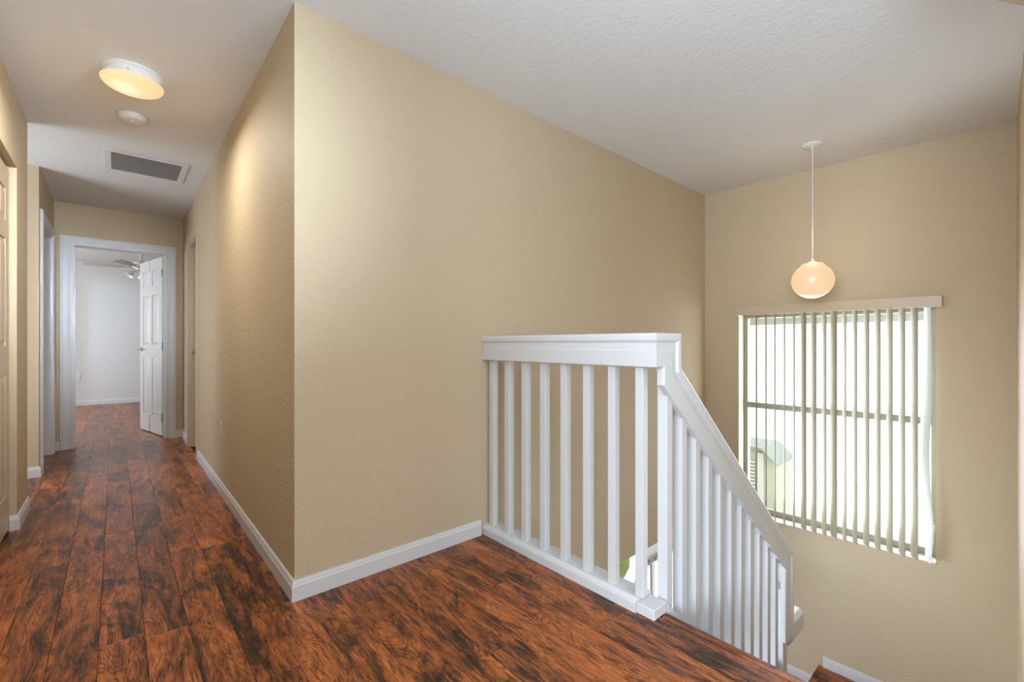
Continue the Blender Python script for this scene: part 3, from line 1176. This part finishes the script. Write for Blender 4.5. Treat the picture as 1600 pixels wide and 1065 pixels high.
PN = thing('pendant_lamp', 'glowing peach glass globe hanging on a white cord before the stair window', 'lamp', (3.655, 0.955, H))
bm = bmesh.new()
lathe(bm, [(0, 0), (0.068, 0), (0.068, -0.006), (0.060, -0.014), (0.030, -0.019), (0.009, -0.020), (0.009, -0.034), (0, -0.034)], 36)
link('canopy', bm, 'plastic', PN, smooth=True)
bm = bmesh.new()
tube(bm, (0, 0, -0.034), (0, 0, -0.80), 0.0028, 8)
link('cord', bm, 'plastic', PN)
bm = bmesh.new()
lathe(bm, [(0, -0.800), (0.007, -0.800), (0.009, -0.815), (0.030, -0.825), (0.038, -0.836), (0, -0.838)], 24)
link('cap', bm, 'plastic', PN, smooth=True)
bm = bmesh.new()
R_ = 0.128
pr = [(0, -0.832), (0.062, -0.834)]
zc = -0.953
for i in range(1, 20):
    t_ = math.radians(62) - math.radians(62 + 90) * i / 19
    pr.append((R_ * math.cos(t_), zc + (R_ * 0.97) * math.sin(t_)))
pr[-1] = (0, pr[-1][1])
lathe(bm, pr, 48)
link('globe_shade', bm, 'globe', PN, smooth=True)
pl = bpy.data.lights.new('pendant_bulb', 'POINT')
pl.energy = 2.2
pl.color = (1.0, 0.78, 0.58)
pl.shadow_soft_size = 0.12
po = bpy.data.objects.new('pendant_bulb', pl)
po.location = (3.655, 0.955, H - 0.66)
COL.objects.link(po)

# ------------------------------------------------------------------ small wall fittings
OC = thing('wall_outlet', 'almond outlet cover low on the right wall of the hall', 'outlet', (XR(3.665), 3.665, 0.46), PI / 2)
link('cover_plate', B(-0.035, 0.035, 0.0005, 0.006, -0.057, 0.057), 'beige_plastic', OC, bevel=0.002)
for z in (-0.021, 0.021):
    bm = bmesh.new()
    box(bm, -0.016, 0.016, 0.006, 0.009, z - 0.014, z + 0.014)
    link('receptacle', bm, 'beige_plastic', OC, bevel=0.001)
OB = thing('wall_outlet', 'white outlet cover on the pale bedroom back wall', 'outlet', (-0.50, YB, 0.49))
link('cover_plate', B(-0.058, 0.058, -0.007, -0.0005, -0.065, 0.065), 'plastic', OB, bevel=0.002)
for x in (-0.026, 0.026):
    link('receptacle', B(x - 0.018, x + 0.018, -0.010, -0.007, -0.034, 0.034), 'plastic', OB, bevel=0.001)
CR = thing('curtain_rod', 'thin dark curtain rod end on the bedroom back wall', 'curtain rod', (-0.6, YB, 2.15))
bm = bmesh.new()
tube(bm, (-1.5, -0.06, 0), (0.0, -0.06, 0), 0.011, 10)
tube(bm, (-0.06, -0.06, 0), (-0.06, -0.0005, 0), 0.007, 8)
link('rod', bm, 'metal', CR)
bm = bmesh.new()
lathe(bm, [(0, -0.022), (0.014, -0.018), (0.022, 0), (0.014, 0.018), (0, 0.022)], 16)
bm.transform(Matrix.Translation((0.015, -0.06, 0)))
link('finial', bm, 'metal', CR, smooth=True)

# ------------------------------------------------------------------ bedroom ceiling fan
FN = thing('ceiling_fan', 'white ceiling fan with light kit in the bedroom, half hidden by the open door', 'fan', (0.285, 8.75, H))
bm = bmesh.new()
lathe(bm, [(0, 0), (0.075, 0), (0.072, -0.02), (0.045, -0.055), (0.018, -0.065), (0, -0.065)], 28)
link('canopy', bm, 'plastic', FN, smooth=True)
bm = bmesh.new()
tube(bm, (0, 0, -0.06), (0, 0, -0.16), 0.012, 12)
link('down_rod', bm, 'plastic', FN)
bm = bmesh.new()
lathe(bm, [(0, -0.150), (0.03, -0.152), (0.085, -0.175), (0.105, -0.205), (0.105, -0.245), (0.08, -0.265), (0.05, -0.275), (0.05, -0.31), (0, -0.315)], 32)
link('motor', bm, 'plastic', FN, smooth=True)
for i in range(5):
    q = math.radians(172 + 72 * i)
    mt = Matrix.Rotation(q, 4, 'Z')
    bm = bmesh.new()
    box(bm, 0.08, 0.20, -0.016, 0.016, -0.262, -0.256)
    bm.transform(mt)
    link('blade_bracket', bm, 'metal', FN)
    bm = bmesh.new()
    prism(bm, [(0.18, -0.05), (0.22, -0.058), (0.60, -0.068), (0.635, -0.05), (0.645, 0), (0.635, 0.05), (0.60, 0.068), (0.22, 0.058), (0.18, 0.05)], -0.003, 0.003)
    bm.transform(mt @ Matrix.Translation((0, 0, -0.252)) @ Matrix.Rotation(math.radians(10), 4, 'X'))
    link('blade', bm, 'grille', FN)
for i in range(3):
    q = math.radians(200 + 120 * i)
    dx, dy = math.cos(q), math.sin(q)
    bm = bmesh.new()
    tube(bm, (0.04 * dx, 0.04 * dy, -0.30), (0.10 * dx, 0.10 * dy, -0.325), 0.009, 8)
    arm = link('lamp_arm', bm, 'metal', FN)
    bm = bmesh.new()
    lathe(bm, [(0, 0), (0.022, 0), (0.03, -0.02), (0.042, -0.06), (0.060, -0.085), (0.056, -0.085), (0.038, -0.058), (0, -0.02)], 20)
    bm.transform(Matrix.Translation((0.10 * dx, 0.10 * dy, -0.32)) @ Matrix.Rotation(q, 4, 'Z') @ Matrix.Rotation(math.radians(-35), 4, 'Y'))
    link('lamp_shade', bm, 'plastic', FN, smooth=True)

# ------------------------------------------------------------------ outside
struct('floor_garden', B(4.45, 16, -6, 9, LOW - 0.3, LOW - 0.2), 'grass')
# eave above the window
bm = bmesh.new()
box(bm, 4.42, 4.95, -0.6, 2.6, 1.36, 1.42)
box(bm, 4.93, 4.96, -0.6, 2.6, 1.235, 1.42)
struct('trim_eave', bm, 'house_white')
HS = thing('neighbour_house', 'grey green neighbouring house corner seen low through the left blind vanes', 'house', (9.6, 3.6, LOW - 0.2))
ho_ = Vector((9.6, 3.6, LOW - 0.2))


def hs(name, bm, mat, parent=HS, org=True):
    bm.transform(Matrix.Translation(-ho_))
    return link(name, bm, mat, parent)


# gable end facing this house at x = 9; its slope falls towards -y
bm = bmesh.new()
poly = [(5.6, LOW - 0.2), (2.92, LOW - 0.2), (2.92, -1.16), (3.14, -0.94), (3.40, -0.94), (5.6, -0.94)]
a = [bm.verts.new((9.0, y, z)) for y, z in poly]
c = [bm.verts.new((9.8, y, z)) for y, z in poly]
bm.faces.new(a)
bm.faces.new(c)
for i in range(len(poly)):
    j = (i + 1) % len(poly)
    bm.faces.new((a[i], a[j], c[j], c[i]))
hs('wall', bm, 'house')
bm = bmesh.new()
for (ya, za), (yb, zb) in (((2.88, -1.17), (3.14, -0.92)), ((3.14, -0.92), (5.65, -0.92))):
    v = [bm.verts.new(p) for p in ((8.9, ya, za), (8.9, yb, zb), (9.85, yb, zb), (9.85, ya, za), (8.9, ya, za + 0.04), (8.9, yb, zb + 0.04), (9.85, yb, zb + 0.04), (9.85, ya, za + 0.04))]
    for f in ((0, 1, 2, 3), (4, 7, 6, 5), (0, 4, 5, 1), (1, 5, 6, 2), (2, 6, 7, 3), (3, 7, 4, 0)):
        bm.faces.new([v[i] for i in f])
hs('roof', bm, 'roof')
w = hs('window_frame', B(8.97, 8.995, 3.12, 3.24, -2.2, -0.98), 'house_white')
bm = bmesh.new()
for i in range(18):
    z = -2.3 + i * 0.065
    box(bm, 8.955, 8.985, 3.27, 3.60, z, z + 0.038)
l_ = hs('shutter_louvres', bm, 'house_white')
l_['kind'] = 'stuff'

# hedge outside the lower window
bm = bmesh.new()
bmesh.ops.create_icosphere(bm, subdivisions=4, radius=1.0)
rnd = random.Random(3)
for v in bm.verts:
    f = 1 + 0.16 * math.sin(v.co.x * 9 + 1) * math.sin(v.co.y * 11) * math.sin(v.co.z * 10 + 2) + rnd.uniform(-0.035, 0.035)
    v.co = Vector((v.co.x * 0.55, v.co.y * 1.3, v.co.z * 0.95)) * f
HG = thing('hedge', 'yellow green hedge outside the lower room window seen between two balusters', 'hedge', (6.4, 4.2, LOW - 0.2))
bm.transform(Matrix.Translation((0, 0, 0.9)))
link('foliage', bm, 'leaf', HG)
for dy in (-0.7, 0.0, 0.7):
    bm = bmesh.new()
    tube(bm, (0, dy, 0), (0.02, dy, 0.5), 0.03, 8, 0.02)
    link('stem', bm, 'roof', HG)
